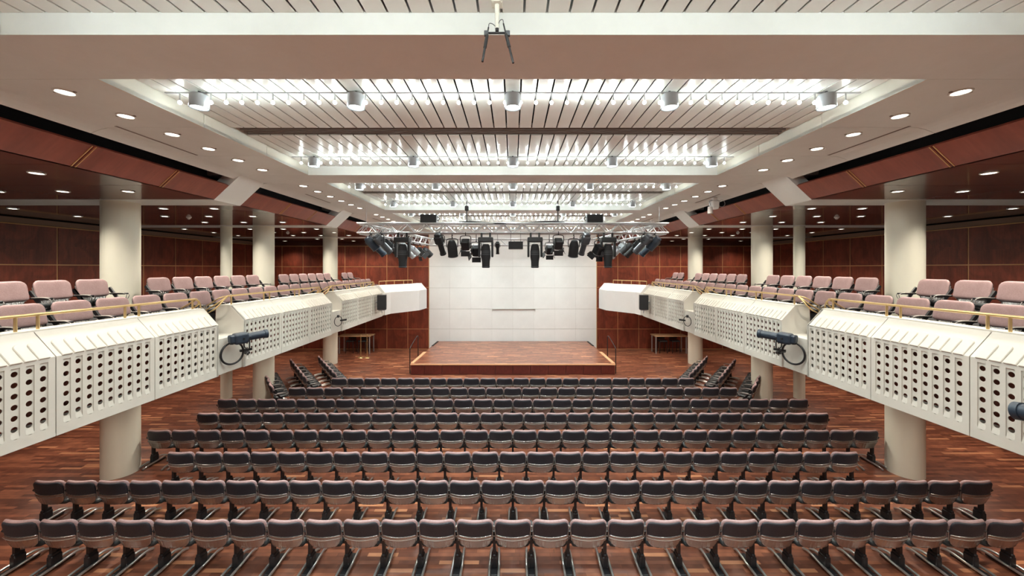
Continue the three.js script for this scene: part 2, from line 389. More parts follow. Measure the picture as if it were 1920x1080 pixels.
const RISE = Y_CREST - Y_PT, RUN = 0.30, SL = Math.hypot(RISE, RUN), SA = Math.atan2(RISE, RUN);
const slopeSlab = (() => { const g = new THREE.BoxGeometry(SL, 0.03, PW - 0.012); g.translate(-SL / 2, -0.015, 0).rotateZ(-SA).translate(0, PH, -PW / 2); return metric(g); })();
const rib = (() => {
  const s = new THREE.Shape(), w = 0.05, L = 0.25;
  s.moveTo(-w, 0); s.lineTo(w, 0); s.lineTo(w, L - w); s.absarc(0, L - w, w, 0, Math.PI, false); s.lineTo(-w, 0);
  const g = new THREE.ExtrudeGeometry(s, { depth: 0.02, bevelEnabled: true, bevelSize: 0.006, bevelThickness: 0.006, bevelSegments: 1, curveSegments: 6 });
  g.rotateX(-Math.PI / 2).rotateY(Math.PI / 2);                 // length along -x, thickness up
  return flat(g.rotateZ(-SA));
})();
const capProfile = [[0, 0], [0, PH], [-RUN, PH + RISE], [-0.5, PH + RISE], [-0.56, PH + RISE - 0.03], [-0.6, PH + RISE - 0.1], [-0.62, 0.72], [-0.62, 0]];
const near = ['nearest', 'middle', 'farthest'];
for (const [s, side] of SIDES) {
  // slab with two tiers
  const b = thing('balcony', `deep balcony along the ${side} side carrying two rows of pink seats`, 'balcony', [0, 0, 0], 0, null, 'structure');
  obj('slab', [span(s * 6.43, s * X_WALL, 2.35, 2.6, -D_BACK, -D_REAR)], M.paint, b);
  obj('lower_tier', span(s * 6.43, s * 7.35, 2.6, BAL1, -D_BACK, -D_REAR), M.blackMatt, b);
  obj('upper_tier', span(s * 7.35, s * X_WALL, 2.6, BAL2, -D_BACK, -D_REAR), M.blackMatt, b);
  for (let j = -2; j <= 2; j++) obj('gap_band', rbox(0.5, 0.72, BAY - SEC + 0.04, 0.01, s * (X_FRONT + 0.29), Y_PB + 0.36, -(C(j) + SEC + (BAY - SEC) / 2)), M.parapet, b);
  // parapet sections
  for (const j of [-2, -1, 0, 1, 2]) {
    const p = thing('balcony_parapet', j >= 0 ? `${near[j]} perforated cream parapet section of the ${side} balcony` : `perforated cream parapet section beside ${j === -1 ? 'and' : 'and well'} behind the camera, ${side} balcony`, 'balcony front', [s * X_FRONT, Y_PB, s < 0 ? -C(j) : -(C(j) + SEC)], s < 0 ? 0 : Math.PI, 'perforated balcony fronts');
    for (let k = 0; k < 3; k++) {
      const pn = obj('panel', facePlate, M.parapet, p); pn.position.z = -k * PW;
      obj('hole_plate', backPlate, M.parapet, pn); for (let i = 0; i < CH; i++) obj('scoop', scoop, M.parapet, pn).position.z = -chanZ(i);
      obj('top_slope', slopeSlab, M.parapet, pn);
      for (let i = 0; i < CH; i++) obj('rib', rib, M.parapet, pn).position.set(-0.006, PH - 0.004, -chanZ(i));
    }
    const cap = prism([...capProfile].reverse(), 0.05);
    obj('end_cap', cap, M.parapet, p).position.z = 0.0;
    obj('end_cap', cap, M.parapet, p).position.z = -SEC + 0.05;
    obj('coping', [box(0.24, 0.03, SEC - 0.02, -RUN - 0.105, PH + RISE - 0.015, -SEC / 2)], M.parapet, p);
    obj('back_board', box(0.04, 1.3, SEC - 0.02, -0.6, 0.66, -SEC / 2), M.wall, p);  // dark wood chosen so the holes look black; shade put into its colour
    obj('base_strip', box(0.58, 0.03, SEC - 0.02, -0.3, 0.016, -SEC / 2), M.parapet, p);
    obj('underside', box(0.3, 0.1, SEC - 0.02, -0.2, 0.09, -SEC / 2), M.parapet, p);
  }
  // plain corner piece by the stage
  const path = [[s * X_FRONT, -(C(2) + SEC + 0.35)], [s * 5.72, -17.5], [s * 4.74, -18.9], [s * 4.6, -D_BACK + 0.35]];
  const prof = [[0, Y_PB], [0, Y_PT], [-0.29, Y_CREST], [-0.55, Y_CREST], [-0.6, Y_CREST - 0.08], [-0.6, Y_PB]].map(([n, y]) => [n, y]);
  const pth = s < 0 ? path : path.slice().reverse();
  tag(obj('balcony_corner_front', sweep(prof.map(([n, y]) => [-n, y]), pth), M.white), `plain white corner front of the ${side} balcony beside the stage`, 'balcony front');
  // brass rails, one for each section
  for (const j of [-1, 0, 1, 2]) {
    const t = thing('brass_rail', j >= 0 ? `brass rail on posts above the ${near[j]} parapet section, ${side} balcony` : `brass rail on posts above the parapet beside the camera, ${side} balcony`, 'railing', [s * (X_FRONT + 0.37), Y_CREST, -C(j)], 0, 'brass balcony rails');
    obj('rail', bar(V(0, 0.19, -0.04), V(0, 0.19, -SEC + 0.12), 0.02, 10), M.brass, t);
    for (const z of [0.13, PW - 0.11, PW + 0.11, 2 * PW - 0.11, 2 * PW + 0.11, SEC - 0.17]) obj('post', bar(V(0, 0, -z), V(0, 0.19, -z), 0.017, 8), M.brass, t);
    for (const [z0, z1] of [[-0.04, 0.17], [-SEC + 0.12, -SEC - 0.09]]) for (const k of [0, 1, 2]) {
      const y = 0.19 - k * 0.1, zk = z0 + (z1 - z0) * (0.5 + k * 0.25);
      obj('end_bar', tube([V(0, 0.19, z0), V(0, 0.185 - k * 0.03, (z0 + zk) / 2), V(s * 0.08, y - 0.03, zk), V(s * 0.45, y - 0.25, zk)], 0.015, 14, 6), M.brass, t);
    }
    for (const z of [0.17, -SEC - 0.09]) obj('post', bar(V(s * 0.3, -0.55, z), V(s * 0.3, -0.1, z), 0.015, 8), M.brass, t);
  }
  const ct = thing('brass_rail', `brass rail on the plain white corner front, ${side} balcony`, 'railing', [0, Y_CREST, 0], 0, 'brass balcony rails');
  obj('rail', [bar(V(s * 6.13, 0.19, -17.1), V(s * 6.03, 0.19, -17.72), 0.018), bar(V(s * 6.03, 0.19, -17.72), V(s * 5.12, 0.19, -19.02), 0.018)], M.brass, ct);
  for (const [x, z] of [[6.13, 17.1], [6.03, 17.72], [5.75, 18.12], [5.43, 18.58], [5.12, 19.02]]) obj('post', bar(V(s * x, -0.02, -z), V(s * x, 0.19, -z), 0.016), M.brass, ct);
}

// ------------------------------------------------------------------ stage
{
  const t = thing('stage', 'low wooden stage platform with dark red front panels', 'stage', [0, 0, 0]);
  const d0 = 15.45, d1 = 20.22, h = 0.45, a = 4.22, b = 4.08;
  const sh = new THREE.Shape([[-a, d0], [a, d0], [b, d1], [-b, d1]].map(p => new THREE.Vector2(p[0], p[1])));
  const g = new THREE.ExtrudeGeometry(sh, { depth: h - 0.05, bevelEnabled: false }).rotateX(-Math.PI / 2);
  obj('body', metric(g), M.blackMatt, t);
  const top = new THREE.ExtrudeGeometry(sh, { depth: 0.05, bevelEnabled: false }).rotateX(-Math.PI / 2).translate(0, h - 0.05, 0);
  obj('deck', metric(top), M.floor, t);
  obj('front_edge', rbox(2 * a + 0.04, 0.06, 0.05, 0.01, 0, h - 0.027, -d0 + 0.02), M.lightWood, t);
  const pg = metric(flat(new RoundedBoxGeometry(0.718, h - 0.07, 0.03, 1, 0.006)));
  for (let k = -5; k < 5; k++) obj('front_panel', pg, M.stagePanel, t).position.set((k + 0.5) * 0.73, (h - 0.06) / 2 + 0.005, -d0 + 0.015);
  for (const s of [-1, 1]) obj('front_panel', metric(flat(new RoundedBoxGeometry(a - 3.65 - 0.01, h - 0.07, 0.03, 1, 0.006))), M.stagePanel, t).position.set(s * (a + 3.65) / 2, (h - 0.06) / 2 + 0.005, -d0 + 0.015);
  for (const s of [-1, 1]) {
    obj('side_edge', beamBox(V(s * (a - 0.05), h + 0.012, -d0 - 0.02), V(s * (a - 0.09), h + 0.012, -d0 - 2.1), 0.14, 0.025), M.lightWood, t);
    obj('side_edge', beamBox(V(s * (b - 0.0), h + 0.012, -d1 + 1.3), V(s * (b - 0.05), h + 0.012, -d1 + 0.1), 0.08, 0.025), M.blackMatt, t);
  }
}
for (const [s, side] of SIDES) {
  const t = thing('stage_handrail', `thin black handrail at the ${side} side of the stage`, 'handrail', [s * 4.3, 0, -15.6]);
  obj('rail', tube([V(0, 0.5, 0), V(0, 1.05, -0.03), V(0, 1.1, -0.15), V(0, 1.35, -1.2), V(0, 1.32, -1.32), V(0, 0.6, -1.35)], 0.018, 32, 6), M.black, t);
  obj('post', bar(V(0, 0, 0), V(0, 1.05, 0), 0.02), M.black, t); obj('post', bar(V(0, 0, -1.35), V(0, 1.3, -1.35), 0.02), M.black, t);
  // tables with stools under them and brass poles
  const q = thing('side_table', `tall narrow table against the wood wall, ${side} of the stage`, 'table', [s * 8.15, 0, -19.5]);
  obj('tabletop', rbox(1.7, 0.05, 0.7, 0.01, 0, 0.9, 0), M.tableTop, q);
  for (const [x, z] of [[-0.78, -0.28], [0.78, -0.28], [-0.78, 0.28], [0.78, 0.28]]) obj('leg', rbox(0.05, 0.88, 0.05, 0.008, x, 0.44, z), M.silver, q);
  for (const k of [0, 1]) {
    const st = thing('stool', `dark stool ${k ? 'nearer the stage' : 'farther from the stage'} under the ${side} wall table`, 'stool', [s * (8.45 - k * 0.65), 0, -19.5], 0, 'stools under the wall tables');
    obj('seat', rbox(0.42, 0.08, 0.42, 0.03, 0, 0.62, 0), M.blackMatt, st);
    obj('backrest', rbox(0.4, 0.16, 0.05, 0.02, 0, 0.76, -0.18), M.blackMatt, st);
    for (const [x, z] of [[-0.17, -0.17], [0.17, -0.17], [-0.17, 0.17], [0.17, 0.17]]) obj('leg', bar(V(x * 1.15, 0, z * 1.15), V(x, 0.6, z), 0.018), M.black, st);
  }
}
for (const [x, n] of [[-7.49, 'nearer the table'], [-7.18, 'nearer the stage']]) {
  const t = thing('stanchion', `slim brass stanchion pole left of the stage, ${n}`, 'stanchion', [x, 0, -18.4], 0, 'brass stanchions');
  obj('base', flat(new THREE.LatheGeometry([[0.001, 0], [0.14, 0], [0.14, 0.015], [0.03, 0.04], [0.001, 0.045]].map(p => new THREE.Vector2(...p)), 20)), M.brass, t);
  obj('pole', cyl(0.016, 0.016, 1.05, 0, 0.56, 0, 10), M.brass, t);
  obj('knob', flat(new THREE.SphereGeometry(0.03, 12, 8).translate(0, 1.1, 0)), M.brass, t);
}

// ------------------------------------------------------------------ seats
const TILT = 0.2;
function leanPad(o, y, z) { const g = pad(o); g.rotateX(TILT).translate(0, y, z); return g; }   // top leans back (+z)
const cushionGeo = leanPad({ w: 0.522, h: 0.33, rt: 0.1, rb: 0.04, t: 0.06, bend: 0.05 }, 0.67, -0.03);
const shellGeo = leanPad({ w: 0.494, h: 0.272, rt: 0.08, rb: 0.03, t: 0.036, bend: 0.045, nx: 14, ny: 8, p: 14 }, 0.674, -0.003);
const plateGeo = (() => {                                          // polished lower back, slightly fluted
  const g = pad({ w: 0.5, wb: 0.43, h: 0.2, rt: 0.02, rb: 0.09, t: 0.02, bend: 0.047, nx: 36, ny: 6, p: 14 }), p = g.attributes.position;
  const m = mergeVertices(flat(g).deleteAttribute('normal').deleteAttribute('uv')), q = m.attributes.position;
  for (let i = 0; i < q.count; i++) q.setZ(i, q.getZ(i) + 0.0022 * Math.sin(q.getX(i) * 120) + 0.006 * Math.sin(q.getY(i) * 22));
  m.computeVertexNormals(); m.setAttribute('uv', new THREE.Float32BufferAttribute(new Float32Array(q.count * 2), 2));
  return flat(m.rotateX(TILT).translate(0, 0.5, -0.026));
})();
const trimGeo = (() => { const pts = []; for (let i = -6; i <= 6; i++) { const x = i / 6 * 0.25; pts.push(V(x, 0.553 + 0.012 * (i / 6) ** 2, 0.012 - 0.047 * (i / 6) ** 2)); } return tube(pts, 0.004, 16, 5); })();
const seatGeo = (() => { const g = pad({ w: 0.48, h: 0.44, rt: 0.06, rb: 0.05, t: 0.09, bend: 0, nx: 10, ny: 8 }); g.rotateX(-Math.PI / 2 + 0.08).translate(0, 0.43, -0.3); return g; })();
const beamGeo = join([box(0.54, 0.04, 0.05, 0, 0.36, -0.25), box(0.06, 0.05, 0.2, 0, 0.385, -0.27)]);
const armGeo = rbox(0.05, 0.03, 0.34, 0.012, 0, 0.545, -0.25);
const armRim = join([flat(new THREE.TubeGeometry(new THREE.CatmullRomCurve3([V(-0.024, 0.45, -0.40), V(-0.024, 0.52, -0.425), V(-0.024, 0.553, -0.36), V(-0.024, 0.555, -0.1), V(0, 0.555, -0.078), V(0.024, 0.555, -0.1), V(0.024, 0.553, -0.36), V(0.024, 0.52, -0.425), V(0.024, 0.45, -0.40)]), 40, 0.007, 5))]);
const postGeo = join([beamBox(V(0, 0.66, -0.06), V(0, 0.36, -0.30), 0.03, 0.05), beamBox(V(0, 0.44, -0.2), V(0, 0.18, -0.2), 0.04, 0.06)]);
const footPlate = join([rbox(0.1, 0.03, 0.42, 0.012, 0, 0.02, -0.24), rbox(0.09, 0.16, 0.14, 0.02, 0, 0.11, -0.22), rbox(0.06, 0.06, 0.14, 0.02, 0, 0.2, -0.22)]);
const railGeo = [-1, 1].map(q => tube([V(q * 0.05, 0.02, -0.56), V(q * 0.06, 0.06, -0.46), V(q * 0.068, 0.055, -0.2), V(q * 0.068, 0.045, 0.02), V(q * 0.066, 0.02, 0.12)], 0.019, 16, 6));
const stileGeo = [-1, 1].map(q => bar(V(q * 0.238, 0.5, -0.07), V(q * 0.262, 0.72, -0.05), 0.008, 6));
function addLeg(t, x) {
  const p = obj('leg', postGeo, M.black, t); p.position.x = x;
  obj('foot', footPlate, M.black, p); for (const g of railGeo) obj('foot_rail', g, M.chrome, p);
  const a = obj('armrest', armGeo, M.black, t); a.position.x = x; obj('chrome_edge', armRim, M.chairTrim, a);
}
function makeSeat(pitch, last) {
  const t = new THREE.Group();
  obj('backrest', cushionGeo, M.pink, t);
  obj('back_shell', shellGeo, M.navy, t);
  const lb = obj('lower_back', plateGeo, M.backPlate, t); obj('trim_bar', trimGeo, M.chairTrim, lb);
  for (const g of stileGeo) obj('stile', g, M.chairTrim, t);
  obj('seat', seatGeo, M.seat, t);
  const b = obj('beam', beamGeo, M.black, t); b.scale.x = pitch / 0.54;
  addLeg(t, -pitch / 2); if (last) addLeg(t, pitch / 2);
  return t;
}
const seatA = makeSeat(0.54, false), seatB = makeSeat(0.54, true), balA = makeSeat(0.6, false), balB = makeSeat(0.6, true);
function placeSeat(proto, name, x, y, z, turn, label, category, group) {
  const r = proto.clone(); r.name = numbered(name); scene.add(r); r.position.set(x, y, z); r.rotation.y = turn; tag(r, label, category, group);
}
// floor rows, nearest first: [number of seats]
const ROWS = [27, 30, 25, 30, 29, 30, 25, 22], PITCH = 0.54;
ROWS.forEach((n, r) => {
  const d = 5.28 + 0.98 * r, rowName = r === 0 ? 'nearest floor row' : r === 7 ? 'floor row closest to the stage' : `${ord(r + 1)} floor row from the camera`;
  for (let k = 0; k < n; k++) {
    const fromLeft = k < n / 2, i = fromLeft ? k + 1 : n - k;
    placeSeat(k === n - 1 ? seatB : seatA, 'auditorium_chair', (k - (n - 1) / 2) * PITCH, 0, -d, 0, `dark-backed pink-rimmed seat, ${ord(i)} from the ${fromLeft ? 'left' : 'right'} in the ${rowName}`, 'seat', 'seats in rows on the main floor');
  }
});
// angled side rows on the floor
for (const [s, side] of SIDES) [[-8.0, 15.3, -5.95, 12.55, 6, 'inner'], [-8.85, 14.8, -6.5, 11.85, 6, 'middle'], [-9.35, 13.85, -7.0, 10.9, 6, 'outer']].forEach(([x0, d0, x1, d1, n, which]) => {
  const L = Math.hypot(x1 - x0, d1 - d0), dx = (x1 - x0) / L, dd = (d1 - d0) / L;
  const turn = Math.atan2(dd, dx);                                 // seat row direction in plan
  for (let k = 0; k < n; k++) {
    const q = 0.27 + k * 0.54, x = x0 + dx * q, d = d0 + dd * q;
    // front of the seat (-z) turned towards the stage
    const fx = -dd, fd = dx; const ang = Math.atan2(-fx * 1, fd * 1);
    placeSeat(k === (s < 0 ? n - 1 : 0) || k === n - 1 ? seatB : seatA, 'auditorium_chair', s * -x, 0, -d, s < 0 ? ang : -ang, `slanted-row seat, ${ord(k + 1)} nearest the stage in the ${which} row on the ${side}`, 'seat', 'slanted side rows on the main floor');
  }
});
// balcony seats facing the middle of the hall
for (const [s, side] of SIDES) {
  const frontD = []; for (let k = 0; k < 24; k++) frontD.push(4.04 + 0.598 * k);
  frontD.forEach((d, k) => placeSeat(k === 23 || k === 0 ? balB : balA, 'balcony_chair', s * 6.95, BAL1, -d, s < 0 ? -Math.PI / 2 : Math.PI / 2, `pink balcony seat, ${ord(k + 1)} nearest in the front row of the ${side} balcony`, 'seat', 'pink seats on the balconies'));
  const backD = [4.6, 5.2, 5.8, 6.4, 7.0, 8.32, 8.92, 9.52, 10.12, 10.72, 11.32, 12.86, 13.46, 14.06, 14.66, 15.26, 15.86, 17.5, 18.1];
  backD.forEach((d, k) => placeSeat([4, 10, 16, 18, 0, 5, 11, 17].includes(k) ? balB : balA, 'balcony_chair', s * 7.95, BAL2, -d, s < 0 ? -Math.PI / 2 : Math.PI / 2, `pink balcony seat, ${ord(k + 1)} nearest in the back row of the ${side} balcony`, 'seat', 'pink seats on the balconies'));
}

// ------------------------------------------------------------------ ceiling lamps
function spot(parent, x, y, z, tx, ty, tz, intensity, angle, color, penumbra = 0.6, radius = 3) {
  const l = new THREE.SpotLight(color, intensity, 0, angle, penumbra, 2);
  l.position.set(x, y, z); l.castShadow = true; l.shadow.radius = radius; l.target.position.set(tx, ty, tz);
  l.name = 'lamp_beam'; parent.add(l); parent.add(l.target);
  return l;
}
const bayWord = { '-2': 'bay behind the camera', '-1': 'bay above the camera', 0: 'nearest whole ceiling bay', 1: 'second ceiling bay', 2: 'third ceiling bay', 3: 'farthest ceiling bay' };
const canShell = flat(new THREE.LatheGeometry([[0.001, 0.16], [0.085, 0.16], [0.095, 0.15], [0.1, 0.0], [0.092, 0.0], [0.088, 0.12], [0.001, 0.125]].map(p => new THREE.Vector2(...p)), 24));
const canLens = flat(new THREE.CylinderGeometry(0.09, 0.09, 0.02, 24).translate(0, 0.02, 0));
const canStem = bar(V(0, 0.158, 0), V(0, 0.199, 0), 0.014);
const bulbGeo = flat(new THREE.SphereGeometry(0.021, 10, 8)), dropGeo = cyl(0.008, 0.008, 0.1, 0, 0.06, 0, 6);
for (const [d0, d1, j] of bays) {
  const rows = j === 3 ? [d0 + 0.67] : [d0 + 0.67, d1 - 0.67];
  rows.forEach((d, q) => {
    const at = rows.length === 1 || q === 0 ? 'near' : 'far';
    if (j >= -1) {
      const t = thing('bulb_rail', `row of small bare bulbs across the ${at} end of the ${bayWord[j]}`, 'light', [0, EYE + 1.98, -d], 0, 'bulb rows in the ceiling');
      obj('rail', box(2 * X_COF - 0.12, 0.012, 0.025, 0, 0.114, 0), M.steel, t);
      for (let k = 0; k < 44; k++) { const b = obj('bulb', bulbGeo, M.glowBulb, t); b.position.x = (k - 21.5) * 0.185; obj('stem', dropGeo, M.steel, b); }
    }
    const l = new THREE.RectAreaLight(NEUTRAL, POWER.strip, 2 * X_COF - 0.2, 0.04);
    l.position.set(0, EYE + 1.95, -d); l.lookAt(0, 0, -d); l.name = 'bulb_row_light'; scene.add(l);
    for (let k = -2; k <= 2; k++) {
      const pos = ['leftmost', 'second from left', 'middle', 'second from right', 'rightmost'][k + 2];
      const t = thing('can_light', `${pos} hanging white cylinder lamp in the ${at} row, ${bayWord[j]}`, 'lamp', [k * 1.86, EYE + 1.9, -d + 0.03], 0, 'cylinder lamps in the ceiling bays');
      obj('housing', canShell, M.silver, t); obj('lens', canLens, M.glowCan, t); obj('stem', canStem, M.grey, t);
      spot(t, 0, -0.01, 0, 0, -3, 0, POWER.can, 1.15, COOL, 0.8, 4);
    }
  });
}
// recessed downlights in the white soffits
const ringGeo = flat(new THREE.TorusGeometry(0.085, 0.012, 8, 24).rotateX(Math.PI / 2));
const discGeo = flat(new THREE.CylinderGeometry(0.078, 0.078, 0.012, 20).translate(0, 0.003, 0));
const tabGeo = join([-1, 1].map(q => box(0.03, 0.012, 0.02, q * 0.105, 0, 0)));
function downlight(x, y, d, label, group, intensity, angle, sx = 1) {
  const t = thing('downlight', label, 'light', [x, y, -d], 0, group);
  obj('trim_ring', ringGeo, M.paint, t); obj('lens', discGeo, M.glowDown, t); obj('clip', tabGeo, M.grille, t);
  if (intensity) spot(t, 0, -0.012, 0, 0, -3, 0, intensity, angle, WARM, 0.7, 3);
}
for (const [s, side] of SIDES) {
  let n = 0;
  for (let j = 0; j <= 3; j++) for (let k = 0; k < (j === 3 ? 4 : 6); k++) {
    n++;
    downlight(s * 4.87, Y_SOF - 0.004, C(j) + 0.63 + 0.64 * k, `round recessed downlight, ${ord(n)} nearest along the ${side} white soffit`, 'downlights in the white soffits', POWER.soffit, 1.0);
  }
  [[7.08, 'inner'], [8.28, 'second'], [9.48, 'third'], [11.85, 'outer']].forEach(([x, w]) => {
    let m = 0;
    for (let j = 0; j <= 3; j++) for (const o of [0.8, 2.12, 3.44]) {
      if (C(j) + o > D_BACK) continue; m++;
      if (x === 11.85 && j === 0) continue;
      downlight(s * x, Y_WOOD - 0.004, C(j) + o, `round downlight, ${ord(m)} nearest in the ${w} line of the ${side} wood ceiling`, 'downlights in the wood ceilings', POWER.wood, 1.1);
    }
  });
  for (const d of [10.35, 14.9]) {
    const t = thing('smoke_detector', `${d < 12 ? 'nearer' : 'farther'} small white smoke detector on the ${side} wood ceiling`, 'detector', [s * 8.98, Y_WOOD, -d]);
    obj('base', cyl(0.06, 0.06, 0.02, 0, -0.012, 0, 20), M.white, t); obj('dome', flat(new THREE.SphereGeometry(0.045, 16, 8, 0, Math.PI * 2, Math.PI / 2, Math.PI / 2).translate(0, -0.022, 0)), M.white, t);
  }
  // ceiling lamps under the balcony, seen only by their light
  let u = 0;
  for (const x of [7.3, 11]) for (let j = 0; j <= 3; j++) for (const o of [0.9, 3.2]) { if (C(j) + o > 20) continue; u++; downlight(s * x, 2.346, C(j) + o, `downlight under the ${side} balcony, ${ord(u)} of its ${x < 8 ? 'inner' : 'outer'} line`, 'downlights under the balconies', POWER.under, 1.15); }
}

// ------------------------------------------------------------------ stage lighting truss
const D_TR = 11.6, Y_T0 = 5.49, Y_T1 = 5.78, D_F = D_TR - 0.145, D_B = D_TR + 0.145;
function truss(label, a, b) {                                        // square truss between two plan points, half width 0.145
  const t = thing('lighting_truss', label, 'truss', [a[0], Y_T0, a[1]], Math.atan2(-(b[1] - a[1]), b[0] - a[0]), 'trusses of the lighting frame');
  const L = Math.hypot(b[0] - a[0], b[1] - a[1]), w = 0.145, h = Y_T1 - Y_T0;
  for (const y of [0, h]) for (const z of [-w, w]) obj('chord', bar(V(0, y, z), V(L, y, z), 0.03, 8), M.steel, t);
  const lac = [], n = Math.round(L / 0.3), st = L / n;
  for (let k = 0; k < n; k++) {
    const x0 = k * st, x1 = x0 + st, f = k % 2;
    for (const z of [-w, w]) lac.push(bar(V(x0, f ? h : 0, z), V(x1, f ? 0 : h, z), 0.015, 5));
    for (const y of [0, h]) lac.push(bar(V(x0, y, f ? w : -w), V(x1, y, f ? -w : w), 0.015, 5));
  }
  obj('lacing', lac, M.steel, t).userData.kind = 'stuff';
}
truss('long silver front truss hanging across the hall before the stage', [-4.78, -D_TR], [4.78, -D_TR]);
truss('silver side truss running back towards the stage on the left', [-4.7, -D_TR - 0.2], [-3.95, -17.6]);
truss('silver side truss running back towards the stage on the right', [4.7, -D_TR - 0.2], [3.95, -17.6]);
truss('silver rear truss hanging above the stage', [-3.95, -17.8], [3.95, -17.8]);
for (const [x, d, w] of [[-1.43, D_TR, 'left front'], [1.40, D_TR, 'right front'], [-4.55, D_TR, 'far left front'], [4.55, D_TR, 'far right front'], [-2.5, 17.8, 'left rear'], [2.5, 17.8, 'right rear']]) {
  const t = thing('chain_hoist', `dark hoist and chain carrying the lighting truss at the ${w}`, 'hoist', [x, Y_T1, -d], 0, 'truss hoists');
  obj('chain', bar(V(0, 0.02, 0), V(0, 0.72, 0), Math.abs(x) < 2 ? 0.018 : 0.008, 6), Math.abs(x) < 2 ? M.black : M.steel, t);
  if (Math.abs(x) < 2) { obj('motor', rbox(0.12, 0.16, 0.12, 0.03, 0, 0.48, 0), M.black, t); obj('hook', flat(new THREE.TorusGeometry(0.05, 0.012, 6, 12).translate(0, 0.04, 0)), M.black, t); }
}
const clampGeo = join([flat(new THREE.TorusGeometry(0.035, 0.012, 6, 12, Math.PI * 1.4).rotateY(Math.PI / 2)), box(0.03, 0.05, 0.03, 0, -0.055, 0)]);
function movingHead(x, y, d, label) {
  const t = thing('moving_head_light', label, 'stage light', [x, y, -d], 0, 'moving head lights on the truss');
  for (const q of [-0.13, 0.13]) obj('clamp', join([rbox(0.06, 0.17, 0.06, 0.01, q, -0.06, 0)]), M.black, t);
  obj('base', rbox(0.46, 0.15, 0.34, 0.03, 0, -0.2, 0), M.black, t);
  for (const q of [-1, 1]) obj('yoke_arm', rbox(0.065, 0.5, 0.16, 0.025, q * 0.2, -0.48, 0), M.black, t);
  const h = obj('head', flat(new THREE.LatheGeometry([[0.001, -0.33], [0.09, -0.33], [0.12, -0.4], [0.145, -0.55], [0.145, -0.72], [0.12, -0.86], [0.115, -1.04], [0.1, -1.06], [0.001, -1.04]].map(p => new THREE.Vector2(...p)), 20)), M.blackMatt, t);
  obj('lens_ring', flat(new THREE.TorusGeometry(0.112, 0.014, 8, 20).rotateX(Math.PI / 2).translate(0, -1.03, 0)), M.grey, h);
  obj('vent', join([-1, 0, 1].map(k => cyl(0.148, 0.148, 0.018, 0, -0.6 - k * 0.05, 0, 20))), M.grey, h);
}
function fresnel(x, y, d, label, tilt, yaw, mat = M.black, k = 1, group = 'fresnel lamps on the truss') {
  const t = thing('fresnel_light', label, 'stage light', [x, y, -d], yaw, group); t.scale.setScalar(k);
  obj('clamp', clampGeo, M.black, t); hanger(t, y, k);
  obj('yoke', tube([V(-0.16, -0.34, 0), V(-0.16, -0.12, 0), V(-0.14, -0.085, 0), V(0.14, -0.085, 0), V(0.16, -0.12, 0), V(0.16, -0.34, 0)], 0.014, 28, 6), M.black, t);
  const b = obj('body', join([rbox(0.25, 0.26, 0.3, 0.04), ...[0, 1, 2].map(i => box(0.26, 0.015, 0.2, 0, -0.07 + i * 0.07, 0.02))]), mat, t);
  b.position.set(0, -0.34, 0); b.rotation.x = -tilt;                // -z is the beam direction
  obj('lens', cyl(0.1, 0.1, 0.03, 0, 0, 0, 20).rotateX(Math.PI / 2).translate(0, 0, -0.155), M.silver, b);
  for (const [rx, ry, px, py] of [[0.5, 0, 0, 0.15], [-0.5, 0, 0, -0.15], [0, -0.5, 0.15, 0], [0, 0.5, -0.15, 0]]) {
    const leaf = box(rx ? 0.28 : 0.012, rx ? 0.012 : 0.26, 0.16); leaf.translate(0, 0, -0.08).rotateX(rx).rotateY(ry).translate(px, py, -0.15); obj('barn_door', leaf, M.black, b);
  }
  return t;
}
function parCan(x, y, d, label, tilt, yaw, mat = M.blackMatt, k = 1, group = 'barrel lamps on the truss') {
  const t = thing('par_light', label, 'stage light', [x, y, -d], yaw, group); t.scale.setScalar(k);
  obj('clamp', clampGeo, M.black, t); hanger(t, y, k);
  obj('yoke', tube([V(-0.15, -0.3, 0), V(-0.15, -0.12, 0), V(-0.13, -0.085, 0), V(0.13, -0.085, 0), V(0.15, -0.12, 0), V(0.15, -0.3, 0)], 0.012, 24, 6), M.black, t);
  const b = obj('barrel', flat(new THREE.LatheGeometry([[0.001, 0.2], [0.05, 0.2], [0.085, 0.17], [0.115, 0.08], [0.13, 0.02], [0.13, -0.26], [0.122, -0.26], [0.12, -0.05], [0.001, -0.04]].map(p => new THREE.Vector2(...p)), 20)), mat, t);
  b.position.set(0, -0.3, 0); b.rotation.x = -tilt + Math.PI / 2;   // barrel mouth along -y before turning
  obj('front_ring', flat(new THREE.TorusGeometry(0.132, 0.01, 6, 20).rotateX(Math.PI / 2).translate(0, -0.25, 0)), M.grey, b);
}
